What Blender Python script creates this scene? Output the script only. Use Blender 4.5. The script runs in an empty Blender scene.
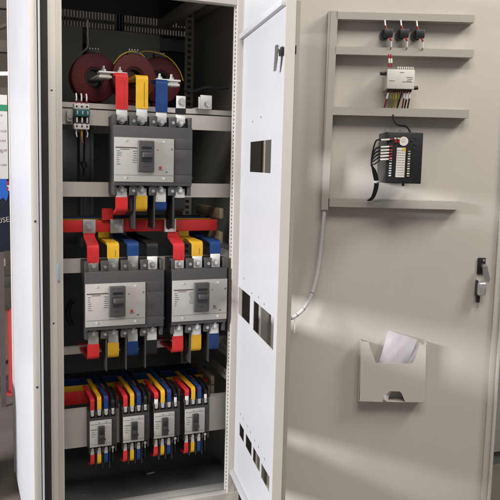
import bpy, bmesh, math, random
from mathutils import Vector, Matrix
R = math.radians
random.seed(7)
scene = bpy.context.scene

# ------------------------------------------------------------------ camera
F_PX, YAW, PITCH, ROLL = 712.0, R(22.6), R(-6.8), R(1.4)
CAM = Vector((-0.232, -2.42, 1.5))
fw = Vector((math.sin(YAW) * math.cos(PITCH), math.cos(YAW) * math.cos(PITCH), math.sin(PITCH)))
r0 = Vector((math.cos(YAW), -math.sin(YAW), 0)); u0 = r0.cross(fw)
rt = r0 * math.cos(ROLL) + u0 * math.sin(ROLL); up = u0 * math.cos(ROLL) - r0 * math.sin(ROLL)
cd = bpy.data.cameras.new('camera'); cam = bpy.data.objects.new('camera', cd); scene.collection.objects.link(cam)
cam.matrix_world = Matrix(((rt.x, up.x, -fw.x, CAM.x), (rt.y, up.y, -fw.y, CAM.y), (rt.z, up.z, -fw.z, CAM.z), (0, 0, 0, 1)))
cd.sensor_width = 36; cd.lens = 36 * F_PX / 500; cd.clip_start = 0.05; cd.clip_end = 60
scene.camera = cam

# ------------------------------------------------------------------ light
w = bpy.data.worlds.new('World'); scene.world = w; w.use_nodes = True
bg = w.node_tree.nodes['Background']; bg.inputs[0].default_value = (0.95, 0.93, 0.95, 1); bg.inputs[1].default_value = 0.17
def area(name, loc, aim, sx, sy, power, col):
    l = bpy.data.lights.new(name, 'AREA'); l.shape = 'RECTANGLE'; l.size = sx; l.size_y = sy; l.energy = power; l.color = col
    o = bpy.data.objects.new(name, l); scene.collection.objects.link(o); o.location = loc
    o.rotation_euler = (Vector(aim) - Vector(loc)).to_track_quat('-Z', 'Y').to_euler()
    return o
area('daylight_opening', (-4.3, -0.85, 2.22), (0.68, -0.3, 1.0), 1.9, 0.90, 425, (0.95, 0.955, 1.0))      # shed door to the left
area('hall_lamp', (2.7, -2.0, 3.7), (0.9, 0.0, 1.4), 0.9, 0.9, 72, (1.0, 0.93, 0.85))          # high bay lamp, front right
area('front_daylight', (-0.1, -2.9, 4.7), (0.4, 0.0, 1.2), 2.6, 1.4, 108, (1.0, 0.95, 0.90))     # bright hall behind the photographer
vs = scene.view_settings; vs.view_transform = 'Standard'; vs.look = 'None'; vs.exposure = 0.20; vs.gamma = 1.0; vs.use_curve_mapping = False
scene.cycles.use_denoising = True
scene.cycles.max_bounces = 8; scene.cycles.diffuse_bounces = 5

# ------------------------------------------------------------------ helpers
def ray(px, py): return fw * F_PX + rt * (px - 250) - up * (py - 250)
def P(px, py, Y):                                   # photo point on the cabinet plane y = Y  -> (x, z)
    d = ray(px, py); p = CAM + d * ((Y - CAM.y) / d.y); return p.x, p.z
CAB = Matrix.Identity(4)
HO = Vector((0.86, -0.02, 0))
ox = Vector((math.cos(YAW), -math.sin(YAW), 0)); oy = Vector((math.sin(YAW), math.cos(YAW), 0))
ODOOR = Matrix(((ox.x, oy.x, 0, HO.x), (ox.y, oy.y, 0, HO.y), (0, 0, 1, 0), (0, 0, 0, 1)))   # local x along the door, -y off its face
HI = Vector((0.729, -0.005, 0)); a_ = R(9.86)
ix = Vector((-math.sin(a_), -math.cos(a_), 0)); iy = Vector((math.cos(a_), -math.sin(a_), 0))
IDOOR = Matrix(((ix.x, iy.x, 0, HI.x), (ix.y, iy.y, 0, HI.y), (0, 0, 1, 0), (0, 0, 0, 1)))
def D(px, py, off=0.0):                             # photo point on the outer door, off metres in front of it -> (u, z)
    Q = HO - oy * off; d = ray(px, py); p = CAM + d * ((Q - CAM).dot(oy) / d.dot(oy)); return (p - HO).dot(ox), p.z

def mat(name, col, rough=0.5, metal=0.0, var=0.06, scale=8.0, bump=0.0, bscale=300.0, spec=0.5, coat=0.0, emit=0.0, wear=0.0):
    m = bpy.data.materials.new(name); m.use_nodes = True; nt = m.node_tree; N = nt.nodes; b = N['Principled BSDF']
    b.inputs['Roughness'].default_value = rough; b.inputs['Metallic'].default_value = metal
    b.inputs['Specular IOR Level'].default_value = spec; b.inputs['Coat Weight'].default_value = coat
    tc = N.new('ShaderNodeTexCoord'); nz = N.new('ShaderNodeTexNoise'); nz.inputs['Scale'].default_value = scale; nz.inputs['Detail'].default_value = 6
    nt.links.new(tc.outputs['Object'], nz.inputs['Vector'])
    mx = N.new('ShaderNodeMix'); mx.data_type = 'RGBA'
    mx.inputs[6].default_value = tuple(c * (1 - var) for c in col) + (1,); mx.inputs[7].default_value = tuple(min(1, c * (1 + var)) for c in col) + (1,)
    nt.links.new(nz.outputs['Fac'], mx.inputs[0]); nt.links.new(mx.outputs[2], b.inputs['Base Color'])
    rr = N.new('ShaderNodeMapRange'); rr.inputs[3].default_value = max(0.03, rough - 0.08); rr.inputs[4].default_value = min(1, rough + 0.08)
    nt.links.new(nz.outputs['Fac'], rr.inputs[0]); nt.links.new(rr.outputs[0], b.inputs['Roughness'])
    if wear:
        n3 = N.new('ShaderNodeTexNoise'); n3.inputs['Scale'].default_value = 1.3; n3.inputs['Detail'].default_value = 9; n3.inputs['Roughness'].default_value = 0.7
        n4 = N.new('ShaderNodeTexNoise'); n4.inputs['Scale'].default_value = 26; n4.inputs['Detail'].default_value = 8; n4.inputs['Roughness'].default_value = 0.75
        nt.links.new(tc.outputs['Object'], n3.inputs['Vector']); nt.links.new(tc.outputs['Object'], n4.inputs['Vector'])
        cr = N.new('ShaderNodeMapRange'); cr.inputs[1].default_value = 0.56; cr.inputs[2].default_value = 0.80; nt.links.new(n3.outputs['Fac'], cr.inputs[0])
        c4 = N.new('ShaderNodeMapRange'); c4.inputs[1].default_value = 0.60; c4.inputs[2].default_value = 0.72; c4.inputs[4].default_value = 0.5; nt.links.new(n4.outputs['Fac'], c4.inputs[0])
        ad = N.new('ShaderNodeMath'); ad.operation = 'MAXIMUM'; nt.links.new(cr.outputs[0], ad.inputs[0]); nt.links.new(c4.outputs[0], ad.inputs[1])
        ml = N.new('ShaderNodeMath'); ml.operation = 'MULTIPLY'; ml.inputs[1].default_value = wear; nt.links.new(ad.outputs[0], ml.inputs[0])
        m2 = N.new('ShaderNodeMix'); m2.data_type = 'RGBA'; m2.inputs[7].default_value = (col[0] * .55, col[1] * .52, col[2] * .47, 1)
        nt.links.new(ml.outputs[0], m2.inputs[0]); nt.links.new(mx.outputs[2], m2.inputs[6]); nt.links.new(m2.outputs[2], b.inputs['Base Color'])
    if bump:
        n2 = N.new('ShaderNodeTexNoise'); n2.inputs['Scale'].default_value = bscale; n2.inputs['Detail'].default_value = 2
        nt.links.new(tc.outputs['Object'], n2.inputs['Vector'])
        bp = N.new('ShaderNodeBump'); bp.inputs['Strength'].default_value = bump; bp.inputs['Distance'].default_value = 0.001
        nt.links.new(n2.outputs['Fac'], bp.inputs['Height']); nt.links.new(bp.outputs[0], b.inputs['Normal'])
    if emit:
        b.inputs['Emission Color'].default_value = col + (1,); b.inputs['Emission Strength'].default_value = emit
    return m
M = dict(
    rackp_stepshade=mat('rack_coat_and_step_shade', (0.37, 0.348, 0.312), 0.42, wear=0.22, var=0.05, scale=3, bump=0.10, bscale=420),
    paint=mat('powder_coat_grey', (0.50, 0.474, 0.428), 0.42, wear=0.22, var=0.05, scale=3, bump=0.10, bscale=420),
    white=mat('powder_coat_daylit', (0.45, 0.445, 0.455), 0.42, wear=0.22, var=0.02, scale=3, bump=0.10, bscale=420),  # same grey paint, with the cool daylight tint put into its colour
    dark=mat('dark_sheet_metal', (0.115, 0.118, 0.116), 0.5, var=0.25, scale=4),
    inner=mat('interior_sheet_metal', (0.33, 0.325, 0.30), 0.5, var=0.15, scale=4),
    gasket=mat('gasket_foam', (0.018, 0.015, 0.014), 0.85, var=0.3, scale=120, bump=0.5, bscale=500),
    zinc=mat('zinc_steel', (0.52, 0.52, 0.50), 0.38, metal=0.9, var=0.12, scale=40),
    tin=mat('tinned_copper', (0.66, 0.65, 0.62), 0.42, metal=0.35, var=0.12, scale=50),
    chrome=mat('chrome', (0.72, 0.72, 0.72), 0.28, metal=0.8, var=0.05),
    red=mat('red_sleeve', (0.54, 0.026, 0.028), 0.45, var=0.22, scale=22, bump=0.7, bscale=70, spec=0.25),
    yellow=mat('yellow_sleeve', (0.64, 0.37, 0.022), 0.45, var=0.2, scale=22, bump=0.7, bscale=70, spec=0.25),
    blue=mat('blue_sleeve', (0.010, 0.040, 0.15), 0.45, var=0.25, scale=22, bump=0.7, bscale=70, spec=0.25),
    black=mat('black_sleeve', (0.012, 0.012, 0.013), 0.45, var=0.3, scale=22, bump=0.7, bscale=70, spec=0.25),
    body=mat('breaker_grey', (0.052, 0.050, 0.048), 0.5, var=0.10, scale=60, bump=0.2, bscale=900),
    bodyd=mat('breaker_dark_grey', (0.026, 0.025, 0.024), 0.5, var=0.12, scale=60),
    plate=mat('breaker_faceplate', (0.385, 0.365, 0.34), 0.5, var=0.05, scale=14),
    plastic=mat('black_plastic', (0.013, 0.013, 0.014), 0.38, var=0.15, scale=60),
    barrier=mat('fibre_barrier', (0.030, 0.028, 0.027), 0.6, var=0.15, scale=40),
    print=mat('grey_print', (0.15, 0.14, 0.13), 0.6), printd=mat('dark_print', (0.075, 0.055, 0.05), 0.6),
    reddot=mat('red_button', (0.45, 0.02, 0.02), 0.4),
    maroon=mat('maroon_resin', (0.080, 0.007, 0.009), 0.55, var=0.35, scale=30, bump=0.8, bscale=90, spec=0.3),
    winding=mat('dark_bore', (0.022, 0.018, 0.018), 0.7),
    teal=mat('teal_plastic', (0.014, 0.085, 0.085), 0.45),
    pale=mat('pale_plastic', (0.60, 0.58, 0.54), 0.45, var=0.03),
    ferrule=mat('white_ferrule', (0.72, 0.71, 0.68), 0.5),
    wirered=mat('red_wire', (0.30, 0.012, 0.016), 0.45),
    wireyel=mat('yellow_wire', (0.50, 0.36, 0.02), 0.45),
    wiregrn=mat('olive_wire', (0.24, 0.22, 0.05), 0.45),
    wirecop=mat('bare_copper', (0.55, 0.25, 0.12), 0.35, metal=0.8),
    conduit=mat('grey_conduit', (0.50, 0.49, 0.48), 0.5),
    paper=mat('paper', (0.84, 0.815, 0.845), 0.8, var=0.03, scale=10, bump=0.6, bscale=25),
    wood=mat('busbar_support', (0.30, 0.245, 0.16), 0.6, var=0.15, scale=30),
    label=mat('label_yellow', (0.66, 0.46, 0.06), 0.6),
    lblue=mat('striker_blue_grey', (0.36, 0.42, 0.47), 0.4, metal=0.3),
    floor=mat('concrete', (0.16, 0.135, 0.11), 0.8, var=0.3, scale=5, bump=0.4, bscale=60),
    wall=mat('workshop_wall', (0.085, 0.07, 0.058), 0.85, var=0.35, scale=3),
    rack=mat('rust_brown_steel', (0.09, 0.075, 0.065), 0.65, var=0.3, scale=12),
    bannerw=mat('banner_white', (0.60, 0.575, 0.55), 0.6), bannerg=mat('banner_green', (0.02, 0.20, 0.09), 0.6),
    bannerb=mat('banner_blue', (0.015, 0.10, 0.42), 0.6), bannern=mat('banner_navy', (0.008, 0.010, 0.022), 0.5),
    bannert=mat('banner_text', (0.42, 0.38, 0.36), 0.6),
    drumwood=mat('drum_wood', (0.20, 0.115, 0.06), 0.75, var=0.3, scale=15),
    redpaint=mat('red_paint', (0.36, 0.035, 0.04), 0.35), beige=mat('beige_timber', (0.45, 0.39, 0.30), 0.7, var=0.15),
    tube=mat('white_tube', (0.85, 0.85, 0.85), 0.3), sack=mat('pale_drum', (0.55, 0.56, 0.53), 0.5, var=0.08),
)

class MB:
    def __init__(s): s.bm = bmesh.new()
    def box(s, x0, x1, y0, y1, z0, z1, bev=0.0, seg=2):
        x0, x1 = sorted((x0, x1)); y0, y1 = sorted((y0, y1)); z0, z1 = sorted((z0, z1))
        b = bmesh.new(); bmesh.ops.create_cube(b, size=1)
        for v in b.verts: v.co = Vector(((x0 + x1) / 2 + v.co.x * (x1 - x0), (y0 + y1) / 2 + v.co.y * (y1 - y0), (z0 + z1) / 2 + v.co.z * (z1 - z0)))
        bev = min(bev, 0.45 * min(x1 - x0, y1 - y0, z1 - z0))
        if bev > 0: bmesh.ops.bevel(b, geom=b.edges[:], offset=bev, segments=seg, affect='EDGES', profile=0.5)
        s.add(b); return s
    def add(s, b, mtx=None):
        if mtx is not None: b.transform(mtx)
        me = bpy.data.meshes.new('tmp'); b.to_mesh(me); b.free(); s.bm.from_mesh(me); bpy.data.meshes.remove(me)
    def cyl(s, p0, p1, r, n=14, r2=None, bev=0.0):
        p0, p1 = Vector(p0), Vector(p1); d = p1 - p0; b = bmesh.new()
        bmesh.ops.create_cone(b, cap_ends=True, segments=n, radius1=r, radius2=r if r2 is None else r2, depth=d.length)
        if bev: bmesh.ops.bevel(b, geom=[e for e in b.edges if len(e.link_faces) == 2 and any(len(f.verts) > 4 for f in e.link_faces)], offset=bev, segments=2, affect='EDGES')
        s.add(b, Matrix.Translation((p0 + p1) / 2) @ d.to_track_quat('Z', 'Y').to_matrix().to_4x4()); return s
    def tube(s, pts, r, n=8, rad=None):
        pts = [Vector(p) for p in pts]; rings = []
        for i, p in enumerate(pts):
            t = (pts[min(i + 1, len(pts) - 1)] - pts[max(i - 1, 0)]).normalized()
            if i == 0: ref = t.orthogonal().normalized()
            ref = (ref - t * ref.dot(t)).normalized(); bi = t.cross(ref); rr = r if rad is None else rad(i)
            rings.append([s.bm.verts.new(p + (ref * math.cos(2 * math.pi * k / n) + bi * math.sin(2 * math.pi * k / n)) * rr) for k in range(n)])
        for a, b in zip(rings, rings[1:]):
            for k in range(n): s.bm.faces.new((a[k], a[(k + 1) % n], b[(k + 1) % n], b[k]))
        s.bm.faces.new(rings[0][::-1]); s.bm.faces.new(rings[-1]); return s
    def prism(s, poly, a0, a1, axis='y'):              # polygon in the other two axes, extruded along axis
        def pt(p, a): return Vector((p[0], a, p[1])) if axis == 'y' else (Vector((a, p[0], p[1])) if axis == 'x' else Vector((p[0], p[1], a)))
        A = [s.bm.verts.new(pt(p, a0)) for p in poly]; B = [s.bm.verts.new(pt(p, a1)) for p in poly]
        n = len(poly); s.bm.faces.new(A); s.bm.faces.new(B[::-1])
        for i in range(n): s.bm.faces.new((A[i], B[i], B[(i + 1) % n], A[(i + 1) % n]))
        return s
    def ribbon(s, x0, x1, path, t, arc=0.012):          # flat bar of width x0..x1 bent along a path of (y, z)
        pts = []
        P2 = [Vector((0, *p)) for p in path]
        for i, p in enumerate(P2):
            if 0 < i < len(P2) - 1:
                a = (P2[i - 1] - p); b = (P2[i + 1] - p); k = min(arc, a.length * .45, b.length * .45)
                q0, q1 = p + a.normalized() * k, p + b.normalized() * k
                for j in range(5):
                    tt = j / 4; pts.append(q0 * (1 - tt) ** 2 + p * 2 * tt * (1 - tt) + q1 * tt * tt)
            else: pts.append(p)
        L, Rr = [], []
        for i, p in enumerate(pts):
            d = (pts[min(i + 1, len(pts) - 1)] - pts[max(i - 1, 0)]).normalized(); nrm = Vector((0, -d.z, d.y)) * t / 2
            L.append(p + nrm); Rr.append(p - nrm)
        s.prism([(v.y, v.z) for v in L + Rr[::-1]], x0, x1, 'x'); return s

ROOTS = {}
def root(name, label, cat, base, frame=CAB, group=None, kind=None):
    o = bpy.data.objects.new(name, None); scene.collection.objects.link(o); o.empty_display_size = 0.05
    o.matrix_world = frame @ Matrix.Translation(base); o['label'] = label; o['category'] = cat
    if group: o['group'] = group
    ROOTS[o.name] = Vector(base); return o
def finish(mb, name, m, base, smooth=True):
    bmesh.ops.recalc_face_normals(mb.bm, faces=mb.bm.faces[:])
    bmesh.ops.translate(mb.bm, verts=mb.bm.verts[:], vec=-base)
    me = bpy.data.meshes.new(name); mb.bm.to_mesh(me); mb.bm.free(); me.materials.append(M[m])
    if smooth:
        for p in me.polygons: p.use_smooth = True
        me.set_sharp_from_angle(angle=R(35))
    return me
def base_of(par):
    t = par
    while t.parent: t = t.parent
    return ROOTS[t.name]
def part(mb, name, m, par, label=None, kind=None):
    o = bpy.data.objects.new(name, finish(mb, name, m, base_of(par))); scene.collection.objects.link(o); o.parent = par
    if label: o['label'] = label
    if kind: o['kind'] = kind
    return o
def solo(mb, name, m, label, cat, base, frame=CAB, group=None, kind=None):
    base = Vector(base); o = bpy.data.objects.new(name, finish(mb, name, m, base)); scene.collection.objects.link(o)
    o.matrix_world = frame @ Matrix.Translation(base); ROOTS[o.name] = base
    if kind: o['kind'] = kind
    if label: o['label'] = label
    if cat: o['category'] = cat
    if group: o['group'] = group
    return o
def dup(rt_, base, label):                              # copy of a thing with its parts and sub-parts
    r = rt_.copy(); scene.collection.objects.link(r); r['label'] = label
    old = ROOTS[rt_.name]; fr = rt_.matrix_world @ Matrix.Translation(old).inverted()
    r.matrix_world = fr @ Matrix.Translation(base); ROOTS[r.name] = Vector(base)
    for ch in list(rt_.children):
        c = ch.copy(); scene.collection.objects.link(c); c.parent = r
        for g in ch.children:
            d = g.copy(); scene.collection.objects.link(d); d.parent = c
    return r
def bez(pts, n=8):                                      # smooth curve through points
    pts = [Vector(p) for p in pts]; out = []
    for i in range(len(pts) - 1):
        a, b, c, d = pts[max(i - 1, 0)], pts[i], pts[i + 1], pts[min(i + 2, len(pts) - 1)]
        for k in range(n):
            t = k / n; out.append(0.5 * ((2 * b) + (c - a) * t + (2 * a - 5 * b + 4 * c - d) * t * t + (3 * b - a - 3 * c + d) * t ** 3))
    return out + [pts[-1]]

# ================================================================== the setting
solo(MB().box(-9, 9, -8, 9, -0.1, 0), 'floor', 'floor', None, None, (0, 0, 0), kind='structure')
solo(MB().box(-4, 5, 4.3, 4.45, 0, 5), 'wall', 'wall', None, None, (0, 4.3, 0), kind='structure')

# ================================================================== cabinet
ZB, ZT, DEP, W = 0.07, 2.27, 0.92, 0.86
cab = root('switchgear_cabinet', 'tall grey steel switchboard cabinet standing open with breakers inside', 'cabinet', (0, 0, 0))
T = 0.002
# left side panel with a front return and a rear edge strip
part(MB().box(-0.002, 0.0, 0.0, DEP, ZB, ZT), 'side_panel', 'white', cab)
part(MB().box(-0.0025, 0.0215, -0.002, -0.0002, ZB, ZT, 0.0006).box(0.0195, 0.0215, -0.0002, 0.02, ZB, ZT), 'front_return', 'paint', cab)
part(MB().box(-0.006, -0.0022, DEP - 0.045, DEP + 0.004, ZB, ZT, 0.001), 'edge_strip', 'paint', cab)
for zz in (1.30, 0.74): part(MB().cyl((0.010, -0.0025, zz), (0.010, -0.0045, zz), 0.0035), 'screw', 'bodyd', cab)
part(MB().box(W - 0.002, W, 0.0, DEP, ZB, ZT), 'side_panel', 'paint', cab)
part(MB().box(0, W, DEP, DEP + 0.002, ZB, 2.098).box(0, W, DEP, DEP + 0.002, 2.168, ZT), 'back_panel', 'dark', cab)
# ventilation slots: the bars between them
m = MB(); x = 0.04
while x < 0.82:
    m.box(x, x + (0.045 if 0.452 < x < 0.47 else 0.0076), DEP - 0.003, DEP + 0.003, 2.098, 2.168)
    x += 0.0135
part(m, 'vent_bars', 'inner', cab, kind='stuff')
part(MB().box(0.02, 0.84, DEP + 0.006, DEP + 0.02, 2.124, 2.138), 'vent_rib', 'dark', cab)
part(MB().box(0, W, -0.0, DEP, ZT, ZT + 0.002), 'roof', 'paint', cab)
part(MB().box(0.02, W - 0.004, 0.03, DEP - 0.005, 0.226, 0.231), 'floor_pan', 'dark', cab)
part(MB().box(0.03, W - 0.03, 0.05, 0.10, 0.231, 0.248, 0.002), 'floor_rib', 'inner', cab)
part(MB().box(0.03, W - 0.03, 0.03, DEP - 0.03, 0.0, ZB), 'plinth', 'dark', cab)
# interior lining
part(MB().box(W - 0.062, W - 0.060, 0.045, DEP, 0.231, 2.22), 'lining_panel', 'inner', cab)
part(MB().box(0.022, 0.024, 0.045, DEP, 0.231, 2.22), 'lining_panel', 'inner', cab)
# left front frame: gap, lip, gasket, post
part(MB().box(0.0250, 0.0305, -0.012, 0.03, 0.12, ZT), 'gutter_lip', 'white', cab)
part(MB().box(0.0310, 0.0535, -0.006, 0.02, 0.12, ZT, 0.005), 'gasket', 'gasket', cab)
part(MB().box(0.0545, 0.0800, 0.0, 0.030, 0.10, ZT, 0.0015).box(0.0800, 0.100, 0.006, 0.040, 0.10, ZT, 0.0015), 'front_post', 'paint', cab)
part(MB().box(0.0780, 0.0885, -0.0015, 0.006, 1.10, 1.158, 0.001), 'striker_plate', 'lblue', cab)
for zz in (0.955, 1.725): part(MB().cyl((0.066, 0.0, zz), (0.066, -0.0015, zz), 0.0028), 'screw', 'bodyd', cab)
# right front post, perforated on its inner side
m = MB().box(0.7075, 0.7345, 0.0, 0.002, 0.10, ZT).box(0.7325, 0.7345, 0.002, 0.04, 0.10, ZT)
m.box(0.7075, 0.7095, 0.002, 0.016, 0.10, ZT).box(0.7075, 0.7095, 0.0255, 0.041, 0.10, ZT)
z = 0.10
while z < ZT - 0.02:
    m.box(0.7077, 0.7095, 0.016, 0.0255, z, z + 0.0062); z += 0.0145
part(m, 'front_post', 'paint', cab)
part(MB().box(0.712, 0.731, 0.005, 0.03, 0.11, ZT - .01), 'post_hollow_shade', 'dark', cab)  # dark filler stands in for the shade inside the hollow post
part(MB().box(0.7347, 0.750, 0.001, 0.03, 0.10, ZT, 0.001), 'hinge_frame', 'paint', cab)
part(MB().box(0.7505, 0.8150, -0.004, 0.02, 0.12, ZT, 0.005), 'gasket', 'gasket', cab)
part(MB().box(0.8155, 0.8215, -0.012, 0.03, 0.12, ZT), 'gutter_lip', 'paint', cab)
part(MB().box(0.8220, W - 0.002, -0.002, 0.0, ZB, ZT), 'front_return', 'inner', cab)
# rear perforated posts
for xx in (0.705, 0.055):
    m = MB(); m.box(xx, xx + 0.012, 0.62, 0.622, 0.231, 2.2).box(xx + 0.028, xx + 0.04, 0.62, 0.622, 0.231, 2.2); z = 0.24
    while z < 2.19:
        m.box(xx + 0.012, xx + 0.028, 0.62, 0.622, z, z + 0.011); z += 0.025
    part(m, 'rear_post', 'inner', cab)
# top and bottom front rails, ceiling brace
part(MB().box(0.0, W, 0.006, 0.045, 2.06, ZT - .002, 0.002), 'head_rail', 'paint', cab)
part(MB().box(0.0, W, -0.002, 0.032, ZB, 0.253, 0.003), 'sill_rail', 'paint', cab)
part(MB().box(0.66, 0.70, 0.05, 0.9, 2.12, 2.16, 0.002), 'ceiling_brace', 'inner', cab)
part(MB().box(0.03, 0.79, 0.88, 0.90, 2.02, 2.075, 0.002), 'back_rail', 'inner', cab)
part(MB().box(0.757, 0.795, 0.05, 0.9, 2.14, 2.18, 0.002), 'ceiling_brace', 'inner', cab)
# side rails running into the depth on the right
for z0, z1, y0, y1 in ((0.755, 0.80, 0.05, 0.6), (1.16, 1.195, 0.05, 0.5), (0.66, 0.70, 0.05, 0.6)):
    m = MB(); m.box(0.738, 0.740, y0, y1, z0, z0 + 0.014).box(0.738, 0.740, y0, y1, z1 - 0.014, z1); y = y0
    while y < y1 - 0.012:
        m.box(0.738, 0.740, y, y + 0.011, z0 + 0.014, z1 - 0.014); y += 0.025
    part(m, 'side_rail', 'inner', cab)
# gusset
part(MB().prism([(0.05, 1.175), (0.25, 1.175), (0.05, 1.10)], 0.730, 0.732, 'x'), 'gusset', 'paint', cab)
# cross rails: channel sections
def rail(z0, z1, y, lipd=0.03, x0=0.03, x1=0.765, mt='paint'):
    m = MB().box(x0, x1, y, y + 0.002, z0, z1).box(x0, x1, y + 0.002, y + lipd, z1 - 0.002, z1).box(x0, x1, y + 0.002, y + lipd, z0, z0 + 0.002)
    return part(m, 'mounting_rail', mt, cab)
rail(1.624, 1.677, 0.11); rail(1.6835, 1.701, 0.135, 0.05)
rail(1.376, 1.427, 0.11); rail(1.107, 1.155, 0.11); rail(0.789, 0.816, 0.20, 0.02); rail(0.466, 0.605, 0.105)
# dark mounting plates at the back
for x0, x1, z0, z1, y in ((0.03, 0.215, 1.16, 1.62, 0.44), (0.22, 0.272, 1.16, 1.64, 0.40), (0.30, 0.62, 1.62, 2.06, 0.72), (0.03, 0.28, 1.62, 2.06, 0.70)):
    part(MB().box(x0, x1, y, y + 0.002, z0, z1, 0.0008), 'mounting_plate', 'inner' if z0 > 1.6 else 'dark', cab)
for x in (0.15, 0.233, 0.258): part(MB().box(x, x + 0.004, 0.385, 0.398, 1.16, 1.64), 'plate_fold', 'dark', cab)

# ------------------------------------------------------------------ inner door (open, seen along its inner face)
idoor = root('inner_door', 'daylit grey inner door with breaker cutouts swung open towards the viewer', 'door', (0, 0, 0.337), IDOOR)
DW, DT = 0.5655, 0.044
holes = [(0.147, 0.441, 1.477, 1.578), (0.012, 0.206, 0.955, 1.055), (0.2575, 0.531, 0.951, 1.051),
         (0.079, 0.158, 0.513, 0.562), (0.187, 0.283, 0.513, 0.562), (0.304, 0.405, 0.511, 0.560), (0.4235, 0.532, 0.505, 0.554)]
def pierced(x0, x1, z0, z1, holes, y0, y1):
    xs = sorted({x0, x1, *[h[0] for h in holes], *[h[1] for h in holes]}); zs = sorted({z0, z1, *[h[2] for h in holes], *[h[3] for h in holes]})
    m = MB(); bm = m.bm; V = {}
    def v(i, j, y):
        if (i, j, y) not in V: V[i, j, y] = bm.verts.new((xs[i], y, zs[j]))
        return V[i, j, y]
    def solid(i, j):
        if not (0 <= i < len(xs) - 1 and 0 <= j < len(zs) - 1): return False
        cx, cz = (xs[i] + xs[i + 1]) / 2, (zs[j] + zs[j + 1]) / 2
        return not any(h[0] < cx < h[1] and h[2] < cz < h[3] for h in holes)
    for i in range(len(xs) - 1):
        for j in range(len(zs) - 1):
            if not solid(i, j): continue
            for y in (y0, y1): bm.faces.new((v(i, j, y), v(i + 1, j, y), v(i + 1, j + 1, y), v(i, j + 1, y)))
            for (di, dj, e) in ((-1, 0, ((i, j), (i, j + 1))), (1, 0, ((i + 1, j), (i + 1, j + 1))), (0, -1, ((i, j), (i + 1, j))), (0, 1, ((i, j + 1), (i + 1, j + 1)))):
                if not solid(i + di, j + dj): (a, b), (c, d) = e; bm.faces.new((v(a, b, y0), v(c, d, y0), v(c, d, y1), v(a, b, y1)))
    return m
part(pierced(0.0, DW, 0.345, 1.942, holes, 0.0, 0.002), 'door_sheet', 'white', idoor)
part(MB().box(-0.02, DW, -0.014, 0.030, 1.943, 1.962, 0.0015), 'top_fold', 'white', idoor)
part(MB().box(-0.02, DW, -0.014, 0.030, 0.325, 0.344, 0.0015), 'bottom_fold', 'white', idoor)
# free edge return seen from the front: outer step and inner step
part(MB().box(DW, DW + 0.002, 0.0, 0.029, 0.325, 1.962).box(DW - .02, DW, 0.027, 0.029, 0.325, 1.962), 'edge_return', 'paint', idoor)
part(MB().box(DW - 0.014, DW - 0.012, 0.029, 0.046, 0.325, 1.962).box(DW - .03, DW - .014, 0.044, 0.046, 0.325, 1.962), 'edge_return', 'rackp_stepshade', idoor)  # darker coat paints in the shade on this set-back step
part(MB().box(DW - 0.0125, DW - 0.0105, 0.0295, 0.0365, 1.815, 1.838), 'latch_slot', 'plastic', idoor)
h = part(MB().box(0.536, 0.561, -0.010, -0.0005, 1.808, 1.832, 0.002), 'handle', 'plastic', idoor)
part(MB().cyl((0.541, -0.008, 1.826), (0.541, -0.016, 1.826), 0.010, bev=0.002).prism([(0.532, 1.838), (0.552, 1.838), (0.550, 1.800), (0.534, 1.768), (0.520, 1.768), (0.528, 1.80)], -0.020, -0.015), 'lever', 'zinc', h)
for x, z in ((0.18, 1.645), (0.30, 1.653), (0.235, 1.072), (0.33, 1.075), (0.41, 1.068), (0.10, 0.60), (0.145, 0.60), (0.21, 0.597), (0.265, 0.595), (0.33, 0.592), (0.385, 0.592), (0.47, 0.586), (0.10, 1.10)):
    part(MB().cyl((x, 0.0, z), (x, -0.0012, z), 0.004, 10), 'rivet', 'zinc', idoor)
for zz in (0.30, 1.985): part(MB().cyl((-0.010, -0.010, zz - 0.03), (-0.010, -0.010, zz + 0.03), 0.006, bev=0.001).box(-0.028, -0.012, -0.007, 0.0, zz - .025, zz + .025, .001), 'hinge', 'zinc', idoor)
# upper leaf above it
udoor = root('inner_door', 'small blank upper inner door leaf above the long one', 'door', (0, 0, 1.968), IDOOR)
part(MB().box(0.0, DW, 0.0, 0.002, 1.968, 2.17), 'door_sheet', 'white', udoor)
part(MB().box(DW, DW + 0.002, 0.0, 0.029, 1.968, 2.17).box(DW - 0.014, DW - 0.012, 0.029, 0.046, 1.968, 2.17), 'edge_return', 'paint', udoor)

# ------------------------------------------------------------------ outer door
odoor = root('outer_door', 'wide grey outer door swung right back with gear on its inside', 'door', (0, 0, 0.10), ODOOR)
OW = 0.866
part(MB().box(0.0, OW - 0.012, 0.0, 0.002, 0.10, 2.24), 'door_sheet', 'paint', odoor)
part(MB().box(OW - 0.035, OW - 0.012, -0.012, -0.0005, 0.11, 2.23, 0.003), 'edge_stiffener', 'paint', odoor)
part(MB().box(OW - 0.012, OW, -0.020, 0.010, 0.10, 2.24, 0.003), 'edge_return', 'paint', odoor)
part(MB().box(0.0, 0.012, -0.020, 0.010, 0.10, 2.24, 0.002), 'edge_return', 'paint', odoor)
part(MB().box(0.028, 0.045, -0.006, -0.0005, 0.11, 2.23, 0.003), 'gasket', 'gasket', odoor)
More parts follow.
